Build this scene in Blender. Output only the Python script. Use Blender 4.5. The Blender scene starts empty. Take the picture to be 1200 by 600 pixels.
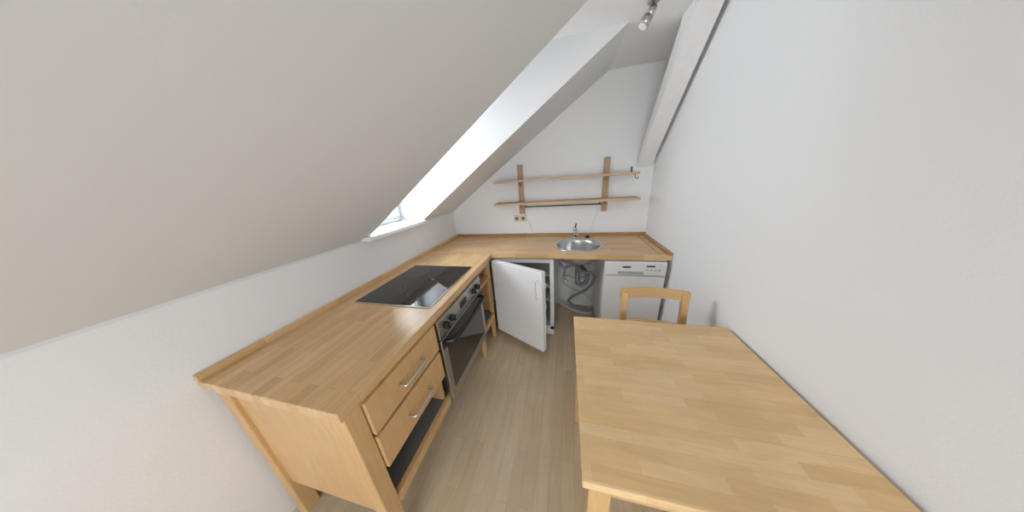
import bpy, bmesh, math, random
from mathutils import Vector, Matrix
random.seed(4)
S=bpy.context.scene
try:
    S.view_settings.view_transform='Standard'
    S.view_settings.look='None'
except Exception: pass

# ---------------------------------------------------------------- materials
def new_mat(name):
    m=bpy.data.materials.new(name); m.use_nodes=True
    nt=m.node_tree; b=nt.nodes['Principled BSDF']
    return m,nt,b
def plain(name,col,rough=.5,metal=0,bump=0,bscale=200,spec=.5,var=0.0):
    m,nt,b=new_mat(name)
    b.inputs['Base Color'].default_value=(*col,1); b.inputs['Roughness'].default_value=rough
    b.inputs['Metallic'].default_value=metal; b.inputs['Specular IOR Level'].default_value=spec
    tc=nt.nodes.new('ShaderNodeTexCoord'); n=nt.nodes.new('ShaderNodeTexNoise')
    n.inputs['Scale'].default_value=bscale; n.inputs['Detail'].default_value=3
    nt.links.new(tc.outputs['Object'],n.inputs['Vector'])
    if bump:
        bp=nt.nodes.new('ShaderNodeBump'); bp.inputs['Strength'].default_value=bump; bp.inputs['Distance'].default_value=.002
        nt.links.new(n.outputs['Fac'],bp.inputs['Height']); nt.links.new(bp.outputs['Normal'],b.inputs['Normal'])
    if var:
        mx=nt.nodes.new('ShaderNodeMixRGB'); mx.inputs[1].default_value=(*[c*(1-var) for c in col],1); mx.inputs[2].default_value=(*[min(1,c*(1+var)) for c in col],1)
        nt.links.new(n.outputs['Fac'],mx.inputs[0]); nt.links.new(mx.outputs[0],b.inputs['Base Color'])
    return m
def wood(name,c1,c2,along='y',stave=(.45,.045),rough=.35,grain=.25,mortar=.0005,mcol=.68,bands=True):
    """butcher-block style wood, staves run along the given axis (world coords)"""
    m,nt,b=new_mat(name); N=nt.nodes.new; L=nt.links.new
    tc=N('ShaderNodeTexCoord'); mp=N('ShaderNodeMapping')
    L(tc.outputs['Object'],mp.inputs['Vector'])
    if along=='y': mp.inputs['Rotation'].default_value=(0,0,math.pi/2)
    elif along=='z': mp.inputs['Rotation'].default_value=(0,math.pi/2,0)
    elif along=='yv': mp.inputs['Rotation'].default_value=(math.pi/2,0,math.pi/2)   # vertical face, grain along y
    # grain
    sc=N('ShaderNodeMapping'); sc.inputs['Scale'].default_value=(4.0,38,38)
    L(mp.outputs[0],sc.inputs['Vector'])
    n=N('ShaderNodeTexNoise'); n.inputs['Scale'].default_value=1.0; n.inputs['Detail'].default_value=6; n.inputs['Roughness'].default_value=.65; n.inputs['Distortion'].default_value=1.0
    L(sc.outputs[0],n.inputs['Vector'])
    big=N('ShaderNodeTexNoise'); big.inputs['Scale'].default_value=2.2; big.inputs['Detail'].default_value=3
    L(mp.outputs[0],big.inputs['Vector'])
    col=None
    if bands:
        br=N('ShaderNodeTexBrick'); br.offset=.37; br.offset_frequency=2; br.squash=1
        br.inputs['Color1'].default_value=(*c1,1); br.inputs['Color2'].default_value=(*c2,1)
        br.inputs['Mortar'].default_value=(*[c*mcol for c in c2],1); br.inputs['Scale'].default_value=1
        br.inputs['Mortar Size'].default_value=mortar; br.inputs['Mortar Smooth'].default_value=.3
        br.inputs['Brick Width'].default_value=stave[0]; br.inputs['Row Height'].default_value=stave[1]; br.inputs['Bias'].default_value=-.1
        L(mp.outputs[0],br.inputs['Vector']); col=br.outputs['Color']
    else:
        mm=N('ShaderNodeMixRGB'); mm.inputs[1].default_value=(*c1,1); mm.inputs[2].default_value=(*c2,1)
        L(big.outputs['Fac'],mm.inputs[0]); col=mm.outputs[0]
    rp=N('ShaderNodeMapRange'); rp.inputs['From Min'].default_value=.3; rp.inputs['From Max'].default_value=.7
    rp.inputs['To Min'].default_value=1-grain; rp.inputs['To Max'].default_value=1+grain*.35
    L(n.outputs['Fac'],rp.inputs['Value'])
    mul=N('ShaderNodeVectorMath'); mul.operation='SCALE'; L(col,mul.inputs[0]); L(rp.outputs[0],mul.inputs['Scale'])
    rp2=N('ShaderNodeMapRange'); rp2.inputs['From Min'].default_value=.3; rp2.inputs['From Max'].default_value=.7
    rp2.inputs['To Min'].default_value=.90; rp2.inputs['To Max'].default_value=1.05; L(big.outputs['Fac'],rp2.inputs['Value'])
    mul2=N('ShaderNodeVectorMath'); mul2.operation='SCALE'; L(mul.outputs[0],mul2.inputs[0]); L(rp2.outputs[0],mul2.inputs['Scale'])
    out=mul2.outputs[0]
    L(out,b.inputs['Base Color'])
    b.inputs['Roughness'].default_value=rough
    bp=N('ShaderNodeBump'); bp.inputs['Strength'].default_value=.08; bp.inputs['Distance'].default_value=.001
    L(n.outputs['Fac'],bp.inputs['Height']); L(bp.outputs['Normal'],b.inputs['Normal'])
    return m

M={}
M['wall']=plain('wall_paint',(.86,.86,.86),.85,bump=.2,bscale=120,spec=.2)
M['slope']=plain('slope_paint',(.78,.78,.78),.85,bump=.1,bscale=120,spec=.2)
M['beam']=plain('beam_paint',(.84,.83,.82),.7,bump=.6,bscale=25,var=.04)
M['counter_y']=wood('beech_block_y',(.78,.52,.265),(.63,.38,.17),'y',(.34,.042),.3,grain=.15)
M['counter_x']=wood('beech_block_x',(.78,.52,.265),(.63,.38,.17),'x',(.34,.042),.3,grain=.15)
M['table']=wood('birch_block',(.85,.60,.32),(.75,.48,.225),'x',(.20,.036),.26,grain=.12,mortar=.0003,mcol=.85)
M['beech']=wood('beech_front',(.74,.47,.225),(.66,.40,.175),'yv',bands=False,rough=.4,grain=.14)
M['beech_z']=wood('beech_upright',(.74,.48,.23),(.66,.40,.175),'z',bands=False,rough=.42,grain=.14)
M['beech_x']=wood('beech_length',(.74,.47,.22),(.64,.39,.165),'x',bands=False,rough=.42,grain=.14)
M['beech_dark']=wood('beech_trim_dark',(.52,.29,.12),(.42,.22,.085),'x',bands=False,rough=.42,grain=.2)
M['shelf']=wood('shelf_pine',(.66,.46,.28),(.56,.37,.21),'x',bands=False,rough=.5,grain=.2)
M['shelf_z']=wood('shelf_post_pine',(.54,.36,.21),(.46,.29,.16),'z',bands=False,rough=.5,grain=.2)
M['floor']=wood('laminate_floor',(.73,.57,.385),(.65,.49,.315),'y',(.62,.066),.25,grain=.11,mortar=.0006,mcol=.72)
M['greyboard']=plain('grey_board',(.15,.145,.14),.6,bump=.2,var=.1,bscale=30)
M['white']=plain('white_enamel',(.83,.83,.82),.3)
M['whiteplastic']=plain('white_plastic',(.80,.80,.79),.4)
M['frameW']=plain('window_pvc',(.72,.74,.77),.35)
M['steel']=plain('brushed_steel',(.60,.60,.59),.28,1)
M['steeld']=plain('oven_steel',(.50,.49,.47),.33,1)
M['chrome']=plain('chrome',(.65,.65,.66),.12,1)
M['blackglass']=plain('black_glass',(.006,.006,.007),.04,spec=.7)
M['ovenglass']=plain('oven_glass',(.02,.019,.018),.07,spec=1.0)
M['black']=plain('black_plastic',(.012,.012,.012),.35)
M['dark']=plain('dark_void',(.03,.028,.025),.7)
M['ring']=plain('hob_print',(.10,.10,.10),.3)
M['hose']=plain('grey_hose',(.20,.20,.21),.5)
M['hosew']=plain('white_pipe',(.55,.55,.53),.45)
M['socket']=plain('cream_plastic',(.72,.66,.52),.35)
M['gasket']=plain('door_gasket',(.45,.45,.44),.6)
M['flap_shade']=plain('freezer_flap_shade',(.16,.17,.16),.4)  # dark colour stands in for the shade inside the open fridge
def glass():
    m=bpy.data.materials.new('window_glass'); m.use_nodes=True; nt=m.node_tree; nt.nodes.clear()
    o=nt.nodes.new('ShaderNodeOutputMaterial'); t=nt.nodes.new('ShaderNodeBsdfTransparent'); g=nt.nodes.new('ShaderNodeBsdfGlossy'); g.inputs['Roughness'].default_value=.02
    mx=nt.nodes.new('ShaderNodeMixShader'); mx.inputs[0].default_value=.05
    nt.links.new(t.outputs[0],mx.inputs[1]); nt.links.new(g.outputs[0],mx.inputs[2]); nt.links.new(mx.outputs[0],o.inputs[0]); return m
M['glass']=glass()

# ---------------------------------------------------------------- helpers
def link(ob,mat=None,parent=None):
    S.collection.objects.link(ob)
    if mat: ob.data.materials.append(M[mat] if isinstance(mat,str) else mat)
    if parent:
        ob.parent=parent; ob.matrix_parent_inverse=Matrix.Translation(-parent.location)
    return ob
def group(name,loc=(0,0,0)):
    e=bpy.data.objects.new(name,None); e.location=loc; e.empty_display_size=.1; S.collection.objects.link(e); return e
def from_bm(name,bm,mat,parent=None,smooth=False):
    me=bpy.data.meshes.new(name); bmesh.ops.recalc_face_normals(bm,faces=bm.faces[:]); bm.to_mesh(me); bm.free()
    if smooth:
        for p in me.polygons:p.use_smooth=True
    return link(bpy.data.objects.new(name,me),mat,parent)
def bm_box(bm,x0,x1,y0,y1,z0,z1):
    r=bmesh.ops.create_cube(bm,size=1)['verts']
    for v in r:
        v.co=Vector((x0+(v.co.x+.5)*(x1-x0),y0+(v.co.y+.5)*(y1-y0),z0+(v.co.z+.5)*(z1-z0)))
    return r
def box(name,x0,x1,y0,y1,z0,z1,mat,parent=None,bev=0.0,xf=None):
    bm=bmesh.new(); bm_box(bm,min(x0,x1),max(x0,x1),min(y0,y1),max(y0,y1),min(z0,z1),max(z0,z1))
    if bev: bmesh.ops.bevel(bm,geom=bm.edges[:],offset=bev,segments=2,affect='EDGES',profile=.5)
    if xf is not None: bmesh.ops.transform(bm,matrix=xf,verts=bm.verts[:])
    return from_bm(name,bm,mat,parent)
def prism(name,poly,axis,a0,a1,mat,parent=None):
    """poly in the plane perpendicular to axis"""
    bm=bmesh.new()
    def P(u,v,a):
        return {'y':(u,a,v),'x':(a,u,v),'z':(u,v,a)}[axis]
    A=[bm.verts.new(P(u,v,a0)) for u,v in poly]; B=[bm.verts.new(P(u,v,a1)) for u,v in poly]
    bm.faces.new(A); bm.faces.new(B[::-1]); n=len(poly)
    for i in range(n): bm.faces.new((A[i],A[(i+1)%n],B[(i+1)%n],B[i]))
    return from_bm(name,bm,mat,parent)
def cyl(name,p0,p1,r,mat,parent=None,r2=None,seg=28,bev=0):
    p0=Vector(p0);p1=Vector(p1);d=p1-p0
    bm=bmesh.new(); bmesh.ops.create_cone(bm,cap_ends=True,segments=seg,radius1=r,radius2=r if r2 is None else r2,depth=d.length)
    if bev: bmesh.ops.bevel(bm,geom=[e for e in bm.edges if e.is_boundary or abs(e.verts[0].co.z-e.verts[1].co.z)<1e-6],offset=bev,segments=2,affect='EDGES')
    q=Vector((0,0,1)).rotation_difference(d.normalized())
    bmesh.ops.transform(bm,matrix=Matrix.Translation((p0+p1)/2)@q.to_matrix().to_4x4(),verts=bm.verts[:])
    ob=from_bm(name,bm,mat,parent)
    for p in ob.data.polygons: p.use_smooth=len(p.vertices)==4
    return ob
def tube(name,pts,r,mat,parent=None,smooth=True,cyclic=False):
    cu=bpy.data.curves.new(name,'CURVE'); cu.dimensions='3D'; cu.bevel_depth=r; cu.bevel_resolution=4; cu.use_fill_caps=True; cu.resolution_u=10
    if smooth:
        sp=cu.splines.new('NURBS'); sp.points.add(len(pts)-1)
        for a,b in zip(sp.points,pts): a.co=(*b,1)
        sp.order_u=3; sp.use_endpoint_u=not cyclic
    else:
        sp=cu.splines.new('POLY'); sp.points.add(len(pts)-1)
        for a,b in zip(sp.points,pts): a.co=(*b,1)
    sp.use_cyclic_u=cyclic
    tmp=bpy.data.objects.new(name+'_c',cu); S.collection.objects.link(tmp)
    dg=bpy.context.evaluated_depsgraph_get(); me=bpy.data.meshes.new_from_object(tmp.evaluated_get(dg))
    bpy.data.objects.remove(tmp); me.name=name
    for p in me.polygons:p.use_smooth=True
    me.materials.clear()
    return link(bpy.data.objects.new(name,me),mat,parent)
def lathe(name,prof,c,mat,parent=None,seg=64):
    bm=bmesh.new(); rings=[]
    for r,z in prof:
        if r<1e-5: rings.append([bm.verts.new((c[0],c[1],z))])
        else: rings.append([bm.verts.new((c[0]+r*math.cos(2*math.pi*i/seg),c[1]+r*math.sin(2*math.pi*i/seg),z)) for i in range(seg)])
    for a,b in zip(rings,rings[1:]):
        for i in range(seg):
            j=(i+1)%seg
            if len(b)==1: bm.faces.new((a[i],a[j],b[0]))
            elif len(a)==1: bm.faces.new((a[0],b[j],b[i]))
            else: bm.faces.new((a[i],a[j],b[j],b[i]))
    return from_bm(name,bm,mat,parent,True)
def ringflat(name,c,r,w,z,mat,parent):
    bm=bmesh.new();seg=64
    A=[bm.verts.new((c[0]+(r)*math.cos(2*math.pi*i/seg),c[1]+r*math.sin(2*math.pi*i/seg),z)) for i in range(seg)]
    B=[bm.verts.new((c[0]+(r-w)*math.cos(2*math.pi*i/seg),c[1]+(r-w)*math.sin(2*math.pi*i/seg),z)) for i in range(seg)]
    for i in range(seg): bm.faces.new((A[i],A[(i+1)%seg],B[(i+1)%seg],B[i]))
    return from_bm(name,bm,mat,parent)

# ---------------------------------------------------------------- dimensions
WR=2.1126; W=.67; D=.65; YN=-2.11; H=.88; KZ=1.19; XC=1.668; ZC=2.327
YB=-4.2          # wall behind the camera
Y1,Y2=-1.24,-.63 # dormer opening

# ---------------------------------------------------------------- room shell
box('floor',-.35,WR+.2,YB-.2,.2,-.1,0,'floor')
box('wall_back',-.35,WR+.2,0,.2,0,ZC,'wall')
box('wall_right',WR,WR+.2,YB,0,0,ZC,'wall')
box('wall_left',-.35,0,YB,0,0,KZ-.012,'wall')
box('ceiling',-.5,WR+.2,YB-.2,.2,ZC,ZC+.1,'wall')
poly=[(-.35,KZ-.012),(0,KZ-.012),(0,KZ),(XC,ZC),(-.35,ZC)]
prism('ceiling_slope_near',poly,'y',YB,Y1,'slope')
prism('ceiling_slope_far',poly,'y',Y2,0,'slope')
# wall behind the camera with a window
wb=group('wall_front',(1,YB,0))
wx0,wx1,wz0,wz1=.5,1.98,.35,2.1
box('below_window',0,WR,YB-.2,YB,0,wz0,'wall',wb)
box('above_window',0,WR,YB-.2,YB,wz1,ZC,'wall',wb)
box('left_of_window',0,wx0,YB-.2,YB,wz0,wz1,'wall',wb)
box('right_of_window',wx1,WR,YB-.2,YB,wz0,wz1,'wall',wb)
w2=group('window_2',(1.35,YB-.1,1.3))
for n,a in {'frame_bottom':(wx0,wx1,wz0,wz0+.06),'frame_top':(wx0,wx1,wz1-.06,wz1),'frame_left':(wx0,wx0+.06,wz0+.06,wz1-.06),'frame_right':(wx1-.06,wx1,wz0+.06,wz1-.06),'mullion':(1.2,1.28,wz0+.06,wz1-.06)}.items():
    box(n,a[0],a[1],YB-.14,YB-.08,a[2],a[3],'frameW',w2,.004)
box('glass_pane',wx0+.06,wx1-.06,YB-.112,YB-.108,wz0+.06,wz1-.06,'glass',w2)
# dormer end wall with window
XD=-.20
dw=group('wall_dormer',(XD,-.93,1.7))
zt=2.12
box('above_window',XD-.12,XD,Y1,Y2,zt,ZC,'wall',dw)
box('below_window',XD-.12,XD,Y1,Y2,KZ-.012,KZ+.02,'wall',dw)
w1=group('window_1',(XD,-.93,1.65))
a,b=Y1+.005,Y2-.005; z0,z1=KZ+.022,zt-.003
for n,q in {'frame_near':(a,a+.035,z0,z1),'frame_far':(b-.035,b,z0,z1),'frame_bottom':(a+.035,b-.035,z0,z0+.05),'frame_top':(a+.035,b-.035,z1-.05,z1)}.items():
    box(n,XD-.08,XD-.01,q[0],q[1],q[2],q[3],'frameW',w1,.004)
for n,q in {'sash_near':(a+.03,a+.075,z0+.045,z1-.045),'sash_far':(b-.075,b-.03,z0+.045,z1-.045),'sash_bottom':(a+.075,b-.075,z0+.045,z0+.09),'sash_top':(a+.075,b-.075,z1-.09,z1-.045)}.items():
    box(n,XD-.06,XD+.008,q[0],q[1],q[2],q[3],'frameW',w1,.006)
for n,q in {'seal_far':(b-.080,b-.074,z0+.09,z1-.09),'seal_near':(a+.074,a+.080,z0+.09,z1-.09),'seal_bottom':(a+.08,b-.08,z0+.089,z0+.095),'seal_top':(a+.08,b-.08,z1-.095,z1-.089)}.items():
    box(n,XD-.04,XD-.018,q[0],q[1],q[2],q[3],'gasket',w1)
box('glass_pane',XD-.032,XD-.026,a+.075,b-.075,z0+.09,z1-.09,'glass',w1)
box('handle_base',XD+.008,XD+.018,b-.065,b-.04,1.62,1.70,'frameW',w1,.003)
box('handle_lever',XD+.018,XD+.034,b-.063,b-.042,1.57,1.68,'frameW',w1,.004)
box('window_sill',XD-.01,.075,-1.29,Y2-.03,KZ-.011,KZ+.02,'white',None,.006)
prism('roof_beam',[(-.0005,1.53),(-.0005,1.585),(-.585,ZC-.0005),(-.80,ZC-.0005)],'x',1.965,2.085,'beam')

# ---------------------------------------------------------------- countertop
ct=group('kitchen_countertop',(1,-.4,H))
box('left_run_top',.002,W,YN,-D-.0015,H-.04,H,'counter_y',ct,.003)
rr=box('back_run_top',.002,WR-.002,-D,-.002,H-.04,H,'counter_x',ct,.003)
SC=(1.44,-.36)
cut=cyl('cutter',(SC[0],SC[1],H-.1),(SC[0],SC[1],H+.1),.205,'dark',seg=64)
md=rr.modifiers.new('b','BOOLEAN'); md.operation='DIFFERENCE'; md.object=cut; md.solver='EXACT'
dg=bpy.context.evaluated_depsgraph_get(); me=bpy.data.meshes.new_from_object(rr.evaluated_get(dg)); rr.modifiers.clear(); rr.data=me
bpy.data.objects.remove(cut)
box('upstand_left',.002,.022,YN,-.024,H,H+.028,'counter_y',ct,.002)
box('upstand_back',.002,WR-.002,-.022,-.002,H,H+.028,'beech_dark',ct,.002)
box('upstand_right',WR-.03,WR-.004,-D,-.024,H,H+.02,'beech_dark',ct,.002)
box('inlay_right',WR-.085,WR-.077,-D+.02,-.03,H,H+.0012,'beech_dark',ct)

# ---------------------------------------------------------------- left base cabinet
cb=group('base_cabinet',(.35,-1.4,0))
zc=H-.041
FX=W-.015   # front plane
def leg(n,x,y,s=.05,z1=zc): box(n,x-s/2,x+s/2,y-s/2,y+s/2,0,z1,'beech_z',cb,.004)
leg('leg_front_near',FX-.03,YN+.045,.06); leg('leg_back_near',.06,YN+.045,.06)
leg('leg_front_far',FX-.03,-.985+.02,.035); leg('leg_back_far',.06,-.70)
leg('leg_front_corner',FX-.03,-.675,.04)
box('end_panel',.09,FX-.061,YN+.03,YN+.05,.24,zc,'beech_z',cb)
box('bottom_shelf',.03,FX-.03,YN+.05,-.66,.265,.283,'greyboard',cb)
box('bottom_rail',FX-.028,FX,YN+.076,-.70,.235,.285,'beech',cb,.003)
box('top_rail',FX-.03,FX-.002,YN+.076,-.70,zc-.03,zc-.0005,'beech',cb)
box('divider_drawers',.03,FX-.03,-1.612,-1.596,.285,zc,'beech_z',cb)
box('divider_shelves',.03,FX-.002,-.978,-.962,.285,zc-.03,'beech_z',cb)
box('open_shelf',.03,FX-.01,-.96,-.69,.66,.68,'beech',cb)
box('open_shelf_side',.03,FX-.035,-.672,-.66,.285,zc,'beech_z',cb)
box('back_panel',.012,.028,YN+.08,-.66,.285,zc,'beech_dark',cb)
dy0,dy1=YN+.078,-1.605
for i,(a,b) in enumerate(((.662,.818),(.475,.645))):
    box('drawer_front_%d'%(i+1),FX-.012,FX+.012,dy0,dy1,a,b,'beech',cb,.003)
    box('drawer_box_%d'%(i+1),.08,FX-.013,dy0+.02,dy1-.015,a+.01,b-.02,'beech_dark',cb)
    zm=(a+b)/2; ym=(dy0+dy1)/2
    x=FX+.012
    tube('drawer_handle_%d'%(i+1),[(x,ym-.07,zm),(x+.02,ym-.07,zm),(x+.034,ym-.066,zm),(x+.036,ym-.05,zm),(x+.036,ym,zm),(x+.036,ym+.05,zm),(x+.034,ym+.066,zm),(x+.02,ym+.07,zm),(x,ym+.07,zm)],.0065,'steel',cb)

# ---------------------------------------------------------------- oven
ov=group('built_in_oven',(.4,-1.285,.5))
o0,o1=-1.588,-.985; oz0,oz1=.238,.818; ox=FX+.012
box('body',.10,FX-.004,o0+.02,o1-.02,oz0+.06,oz1-.02,'dark',ov)
box('control_panel',FX-.003,ox+.006,o0,o1,.705,oz1,'steeld',ov,.003)
box('door_frame',FX-.003,ox+.008,o0,o1,oz0+.035,.698,'steeld',ov,.004)
box('door_glass',ox+.008,ox+.011,o0+.045,o1-.045,oz0+.085,.635,'ovenglass',ov,.001)
box('door_top_strip',ox+.008,ox+.011,o0+.004,o1-.004,.638,.694,'black',ov,.001)
box('bottom_strip',FX+.001,ox+.002,o0,o1,oz0,oz0+.028,'steeld',ov,.002)
for i,y in enumerate((o0+.07,o0+.14,o0+.30,o0+.46,o0+.53)):
    if i==2:
        box('clock_display',ox+.006,ox+.008,y-.045,y+.045,.742,.785,'black',ov); continue
    cyl('knob_%d'%i,(ox+.006,y,.76),(ox+.028,y,.76),.021,'black',ov,.018,bev=.002)
    box('knob_grip_%d'%i,ox+.026,ox+.034,y-.004,y+.004,.742,.778,'black',ov,.001)
hx=ox+.05
tube('door_handle',[(ox+.01,o0+.05,.665),(hx-.01,o0+.055,.665),(hx,o0+.08,.665),(hx+.006,o0+.2,.665),(hx+.008,(o0+o1)/2,.665),(hx+.006,o1-.2,.665),(hx,o1-.08,.665),(hx-.01,o1-.055,.665),(ox+.01,o1-.05,.665)],.014,'black',ov)

# ---------------------------------------------------------------- hob
hb=group('ceramic_hob',(.365,-1.26,H))
h0,h1,k0,k1=.109,.619,-1.551,-.971
box('steel_frame',h0,h1,k0,k1,H+.0003,H+.006,'steel',hb,.002)
box('glass_surface',h0+.006,h1-.006,k0+.006,k1-.006,H+.004,H+.008,'blackglass',hb,.001)
for i,(x,y,r) in enumerate(((.24,-1.40,.09),(.24,-1.12,.072),(.45,-1.40,.072),(.45,-1.12,.10))):
    ringflat('zone_%d'%i,(x,y),r,.0018,H+.0083,'ring',hb); ringflat('zone_in_%d'%i,(x,y),r*.62,.0012,H+.0083,'ring',hb)
for i in range(8):
    ringflat('touch_%d'%i,(.588,-1.40+i*.04),.006,.001,H+.0083,'ring',hb)

# ---------------------------------------------------------------- sink and tap
sk=group('kitchen_sink',(SC[0],SC[1],H))
lathe('bowl',[(.228,H+.0005),(.2285,H+.004),(.222,H+.006),(.205,H+.005),(.196,H+.001),(.190,H-.006),(.186,H-.03),(.180,H-.10),(.170,H-.135),(.150,H-.152),(.10,H-.158),(.045,H-.160),(.043,H-.164),(0,H-.165)],SC,'steel',sk)
ringflat('drain_ring',(SC[0],SC[1]),.042,.008,H-.158,'chrome',sk)
cyl('drain_strainer',(SC[0],SC[1],H-.164),(SC[0],SC[1],H-.161),.032,'dark',sk)
fx,fy=1.42,-.100
tp=group('kitchen_faucet',(fx,fy,H))
cyl('base',(fx,fy,H+.0005),(fx,fy,H+.012),.027,'chrome',tp,bev=.002)
cyl('body',(fx,fy,H+.012),(fx,fy,H+.085),.021,'chrome',tp,.019)
tube('spout',[(fx,fy-.005,H+.05),(fx+.005,fy-.05,H+.075),(fx+.01,fy-.10,H+.085),(fx+.014,fy-.14,H+.078),(fx+.015,fy-.15,H+.062)],.011,'chrome',tp)
lathe('cap',[(.019,H+.085),(.021,H+.092),(.018,H+.104),(.008,H+.110),(0,H+.111)],(fx,fy),'chrome',tp,24)
tube('lever',[(fx,fy,H+.10),(fx+.004,fy+.01,H+.125),(fx+.01,fy+.0,H+.15)],.007,'dark',tp)
# plug lying on the worktop
pl=group('sink_plug',(1.545,-.10,H))
lathe('stopper',[(0,H+.0005),(.022,H+.0005),(.024,H+.008),(.014,H+.014),(.006,H+.02),(.004,H+.03),(0,H+.031)],(1.545,-.10),'black',pl,24)
tube('ring_pull',[(1.545+.009*math.cos(t),-.10,H+.036+.009*math.sin(t)) for t in [i*math.pi/4 for i in range(8)]],.0015,'chrome',pl,cyclic=True)

# ---------------------------------------------------------------- fridge
fr=group('under_counter_fridge',(.96,-.36,0))
f0,f1,fy0,fy1,fz0,fz1=.69,1.225,-.625,-.09,.03,.825
t=.035
box('cabinet_left',f0,f0+t,fy0,fy1,fz0+.06,fz1,'white',fr,.003)
box('cabinet_right',f1-t,f1,fy0,fy1,fz0+.06,fz1,'white',fr,.003)
box('cabinet_top',f0+t,f1-t,fy0,fy1,fz1-t,fz1,'white',fr,.002)
box('cabinet_bottom',f0,f1,fy0,fy1,fz0,fz0+.10,'white',fr,.003)
box('cabinet_back',f0+t,f1-t,fy1-.04,fy1,fz0+.1,fz1-t,'white',fr)
box('plinth_feet',f0+.03,f1-.03,fy0+.03,fy1-.03,0,fz0,'black',fr)
box('freezer_flap',f0+t+.005,f1-t-.005,fy0+.05,fy0+.065,.66,fz1-t-.01,'flap_shade',fr,.003)  # flap painted dark so the gap above the door looks shaded
for i,z in enumerate((.38,.52,.64)):
    box('glass_shelf_%d'%i,f0+t+.002,f1-t-.002,fy0+.06,fy1-.045,z,z+.006,'whiteplastic',fr)
ang=math.radians(-27)
X=Matrix.Translation((f0,fy0-.004,0))@Matrix.Rotation(ang,4,'Z')
box('door',0,.545,-.05,0,.075,fz1,'white',fr,.006,X)
box('door_liner',.03,.515,.0,.018,.11,fz1-.03,'whiteplastic',fr,.004,X)
for i,z in enumerate((.2,.42,.62)):
    box('door_rack_%d'%i,.05,.495,.018,.09,z,z+.05,'whiteplastic',fr,.004,X)
box('door_gasket',.012,.533,.0,.008,.09,fz1-.012,'gasket',fr,.002,X)
o=tube('door_handle',[(.50,-.05,.755),(.50,-.075,.755),(.50,-.085,.745),(.50,-.085,.68),(.50,-.085,.615),(.50,-.075,.605),(.50,-.05,.605)],.008,'whiteplastic',fr)
o.data.transform(X)

# ---------------------------------------------------------------- dishwasher
dwm=group('dishwasher',(1.87,-.35,0))
d0,d1,dy=1.64,2.085,-.655
box('body',d0,d1,dy+.03,-.06,.06,.832,'white',dwm,.003)
box('toe_kick',d0+.01,d1-.01,dy+.06,-.08,0,.08,'whiteplastic',dwm)
box('door_panel',d0+.002,d1-.002,dy,dy+.029,.10,.705,'white',dwm,.004)
box('control_panel',d0+.002,d1-.002,dy-.006,dy+.029,.712,.828,'whiteplastic',dwm,.006)
box('grip_recess',d0+.10,d1-.16,dy-.0075,dy-.005,.722,.748,'gasket',dwm,.001)
bm=bmesh.new(); vs=[bm.verts.new((1.80+.035*math.cos(a),dy-.0068,.785+.008*math.sin(a))) for a in [i*math.pi/12 for i in range(24)]]; bm.faces.new(vs)
from_bm('badge',bm,'dark',dwm)
for i in range(4): box('button_%d'%i,1.94+i*.028,1.956+i*.028,dy-.010,dy-.006,.758,.768,'gasket',dwm,.001)
cyl('program_knob',(2.045,dy-.006,.795),(2.045,dy-.018,.795),.014,'whiteplastic',dwm,bev=.002)
box('led_window',1.94,2.0,dy-.0075,dy-.006,.788,.80,'dark',dwm)
box('counter_end_support',2.089,2.1055,-.60,-.03,0,H-.041,'beech_dark',None)

# ---------------------------------------------------------------- plumbing under sink
pp=sk
cx,cy=SC
cyl('drain_tailpiece',(cx,cy,H-.175),(cx,cy,.60),.022,'hose',pp)
cyl('drain_nut',(cx,cy,H-.20),(cx,cy,H-.17),.038,'hose',pp)
tube('trap',[(cx,cy,.62),(cx,cy,.53),(cx+.01,cy,.47),(cx+.06,cy+.01,.45),(cx+.10,cy+.03,.49),(cx+.10,cy+.05,.56),(cx+.06,cy+.12,.60),(cx,cy+.25,.58),(cx-.02,-.02,.57)],.021,'hose',pp)
tube('overflow_hose',[(cx-.17,cy,.80),(cx-.19,cy,.74),(cx-.14,cy-.02,.64),(cx-.06,cy-.01,.66),(cx-.02,cy,.68)],.013,'hose',pp)
tube('dishwasher_hose',[(cx+.02,cy-.03,.60),(cx+.12,cy-.05,.63),(cx+.17,cy-.02,.55),(cx+.12,cy+.03,.40),(cx-.02,cy+.06,.30),(cx-.10,cy+.1,.20),(cx+.04,cy+.10,.12),(cx+.18,cy+.12,.10)],.014,'hose',pp)
tube('supply_hose_hot',[(fx-.01,fy,.83),(fx-.01,fy-.02,.70),(fx-.08,fy,.55),(fx-.12,fy+.02,.42),(fx-.10,-.05,.36)],.007,'steel',pp)
tube('supply_hose_cold',[(fx+.01,fy,.83),(fx+.02,fy-.03,.68),(fx+.09,fy-.03,.5),(fx+.06,fy,.38),(fx+.03,-.05,.34)],.007,'steel',pp)
tube('waste_hose',[(cx-.18,-.12,.09),(cx-.05,-.16,.035),(cx+.1,-.2,.02),(cx+.18,-.18,.02)],.015,'hosew',pp)
tube('inlet_hose',[(cx+.17,cy+.2,.5),(cx+.02,cy+.12,.45),(cx-.12,cy+.15,.5),(cx-.14,cy+.18,.38),(cx-.02,cy+.16,.32),(cx+.12,cy+.2,.24),(cx+.17,cy+.2,.16)],.010,'hosew',pp)
for i,x in enumerate((fx-.10,fx+.03)):
    cyl('valve_%d'%i,(x,-.001,.35),(x,-.06,.35),.014,'chrome',pp); cyl('valve_knob_%d'%i,(x,-.06,.35),(x,-.08,.35),.02,'chrome',pp)
cyl('drain_outlet',(cx-.02,-.001,.57),(cx-.02,-.03,.57),.03,'whiteplastic',pp)

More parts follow.
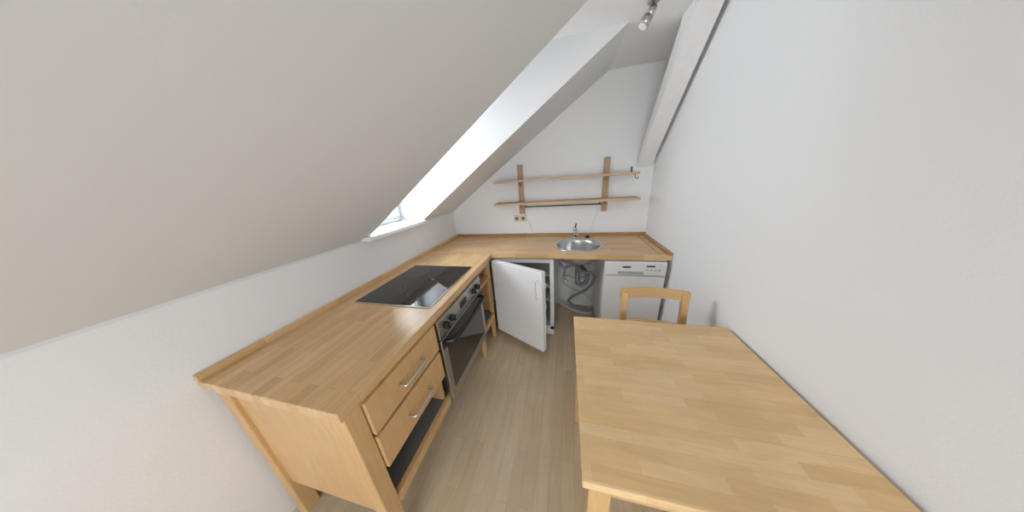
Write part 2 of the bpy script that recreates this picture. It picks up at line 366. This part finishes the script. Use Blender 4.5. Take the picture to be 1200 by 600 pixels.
# ---------------------------------------------------------------- wall shelf
sh=group('wall_shelf',(1.28,-.1,1.4))
for n,x in (('post_left',.85),('post_right',1.70)):
    box(n,x-.028,x+.028,-.024,-.001,1.135,1.645,'shelf_z',sh,.002)
box('lower_board',.585,1.975,-.20,-.025,1.252,1.272,'shelf',sh,.002)
box('upper_board',.60,1.945,-.20,-.025,1.474,1.494,'shelf',sh,.002)
for i,x in enumerate((.85,1.70)):
    for j,z in enumerate((1.252,1.474)):
        prism('bracket_%d%d'%(i,j),[(-.024,z),(-.17,z),(-.024,z-.05)],'x',x-.004,x+.004,'shelf_z',sh)
cyl('hanging_rail',(.90,-.12,1.222),(1.66,-.12,1.222),.006,'dark',sh)
for i,x in enumerate((.92,1.64)):
    cyl('rail_holder_%d'%i,(x,-.12,1.222),(x,-.12,1.252),.004,'dark',sh)
tube('end_hook',[(1.93,-.12,1.474),(1.93,-.12,1.45),(1.94,-.13,1.435),(1.955,-.13,1.44),(1.955,-.13,1.455)],.003,'dark',sh)
cyl('clamp_post',(1.90,-.10,1.494),(1.90,-.10,1.54),.006,'dark',sh)

# socket
so=group('wall_socket',(.82,0,1.08))
box('plate',.745,.895,-.010,-.0005,1.045,1.122,'socket',so,.003)
for i,x in enumerate((.783,.857)):
    cyl('rim_%d'%i,(x,-.010,1.083),(x,-.014,1.083),.027,'socket',so,bev=.001)
    cyl('well_%d'%i,(x,-.0142,1.083),(x,-.0150,1.083),.020,'greyboard',so)
tube('power_cable',[(.90,-.012,1.07),(.93,-.012,1.03),(.945,-.012,.97),(.95,-.014,.925)],.003,'whiteplastic',so)
lc=tube('lamp_cable',[(1.655,-.11,1.21),(1.64,-.06,1.13),(1.60,-.04,1.02),(1.58,-.04,.94),(1.60,-.04,.912)],.0028,'whiteplastic')

# ---------------------------------------------------------------- spotlight
sp=group('ceiling_spotlight',(1.74,-.80,ZC))
cyl('ceiling_rose',(1.75,-.79,ZC-.014),(1.75,-.79,ZC-.0005),.028,'steeld',sp,bev=.003)
cyl('stem',(1.75,-.79,ZC-.035),(1.75,-.79,ZC-.014),.006,'steeld',sp)
a=Vector((1.75,-.79,ZC-.035)); d=Vector((-.45,-.1,-.75)).normalized()
cyl('lamp_head',a-d*.01,a+d*.04,.015,'steeld',sp,.024)
cyl('lamp_shade',a+d*.04,a+d*.085,.024,'steeld',sp,.027)
cyl('lamp_reflector',a+d*.085,a+d*.087,.022,'whiteplastic',sp)

# ---------------------------------------------------------------- table
tb=group('dining_table',(1.73,-1.69,0))
t0,t1,u0,u1=1.374,2.098,-2.061,-1.327
box('table_top',t0,t1,u0,u1,.722,.75,'table',tb,.004)
for i,(x,y) in enumerate(((t0+.05,u0+.05),(t1-.05,u0+.05),(t0+.05,u1-.05),(t1-.05,u1-.05))):
    box('leg_%d'%(i+1),x-.03,x+.03,y-.03,y+.03,0,.721,'beech_z',tb,.004)
box('apron_near',t0+.08,t1-.08,u0+.035,u0+.055,.64,.7215,'beech_x',tb)
box('apron_far',t0+.08,t1-.08,u1-.055,u1-.035,.64,.7215,'beech_x',tb)
box('apron_left',t0+.035,t0+.055,u0+.08,u1-.08,.64,.7215,'beech_x',tb)
box('apron_right',t1-.055,t1-.035,u0+.08,u1-.08,.64,.7215,'beech_x',tb)

# ---------------------------------------------------------------- chair
ch=group('dining_chair',(1.82,-1.35,0))
c0,c1=1.645,1.985; cyb=-1.185
for n,x in (('back_post_left',c0+.017),('back_post_right',c1-.017)):
    prism(n,[(cyb-.035,0),(cyb-.005,0),(cyb-.03,.45),(cyb+.015,.845),(cyb-.012,.845),(cyb-.062,.45)],'x',x-.016,x+.016,'beech_z',ch)
for n,x in (('front_leg_left',c0+.02),('front_leg_right',c1-.02)):
    box(n,x-.018,x+.018,-1.60,-1.564,0,.43,'beech_z',ch,.003)
def curved(name,z0,z1,th,bow):
    bm=bmesh.new(); n=14; rows=[]
    for i in range(n+1):
        s=i/n; x=c0-.004+(c1-c0+.008)*s; y=cyb+.0+bow*4*s*(1-s)
        rows.append([bm.verts.new(p) for p in ((x,y-th/2,z0),(x,y+th/2,z0),(x,y+th/2+.004,z1),(x,y-th/2+.004,z1))])
    for a,b in zip(rows,rows[1:]):
        for k in range(4): bm.faces.new((a[k],a[(k+1)%4],b[(k+1)%4],b[k]))
    bm.faces.new(rows[0]); bm.faces.new(rows[-1][::-1])
    bmesh.ops.bevel(bm,geom=[e for e in bm.edges if len(e.link_faces)==2 and e.calc_face_angle(0)>1],offset=.003,segments=2,affect='EDGES')
    from_bm(name,bm,'beech_x',ch)
curved('top_rail',.80,.855,.022,.035)
curved('mid_rail',.60,.64,.018,.03)
box('seat',c0-.005,c1+.005,-1.61,-1.225,.43,.452,'beech_x',ch,.006)
box('seat_rail_front',c0+.03,c1-.03,-1.595,-1.575,.375,.43,'beech_x',ch)
box('stretcher_left',c0+.012,c0+.030,-1.565,-1.21,.20,.23,'beech_z',ch)
box('stretcher_right',c1-.030,c1-.012,-1.565,-1.21,.20,.23,'beech_z',ch)

# ---------------------------------------------------------------- world and portals
w=bpy.data.worlds.new('World'); S.world=w; w.use_nodes=True
bg=w.node_tree.nodes['Background']; bg.inputs[0].default_value=(.90,.95,1,1); bg.inputs[1].default_value=6.6
def portal(n,loc,rot,sx,sy,power=None,col=(1,1,1)):
    l=bpy.data.lights.new(n,'AREA'); l.shape='RECTANGLE'; l.size=sx; l.size_y=sy
    if power: l.energy=power; l.color=col
    else: l.cycles.is_portal=True
    o=bpy.data.objects.new(n,l); o.location=loc; o.rotation_euler=rot; S.collection.objects.link(o)
portal('window_portal_dormer',(XD-.14,(Y1+Y2)/2,(KZ+.02+zt)/2),(0,-math.pi/2,0),zt-KZ,Y2-Y1)
portal('daylight_dormer',(XD-.125,(Y1+Y2)/2,(KZ+.02+zt)/2),(0,-math.pi/2,0),zt-KZ,Y2-Y1,20,(.84,.92,1))
portal('window_portal_front',((wx0+wx1)/2,YB-.21,(wz0+wz1)/2),(math.pi/2,0,0),wx1-wx0,wz1-wz0)

# ---------------------------------------------------------------- camera
p=dict(cx=1.3237,cy=-2.4211,cz=1.5031,yaw=.2552,pitch=.3369,roll=-.0732,f=254.7858)
cyw,syw=math.cos(p['yaw']),math.sin(p['yaw'])
F=Vector((-syw*math.cos(p['pitch']),cyw*math.cos(p['pitch']),-math.sin(p['pitch'])))
R=Vector((cyw,syw,0)); U=R.cross(F); c,s=math.cos(p['roll']),math.sin(p['roll'])
R2=c*R+s*U; U2=-s*R+c*U
cam=bpy.data.cameras.new('camera'); co=bpy.data.objects.new('camera',cam); S.collection.objects.link(co)
cam.sensor_fit='HORIZONTAL'; cam.sensor_width=36; cam.lens=36*p['f']/1200; cam.clip_start=.02
mw=Matrix(((R2.x,U2.x,-F.x,p['cx']),(R2.y,U2.y,-F.y,p['cy']),(R2.z,U2.z,-F.z,p['cz']),(0,0,0,1)))
co.matrix_world=mw
S.camera=co
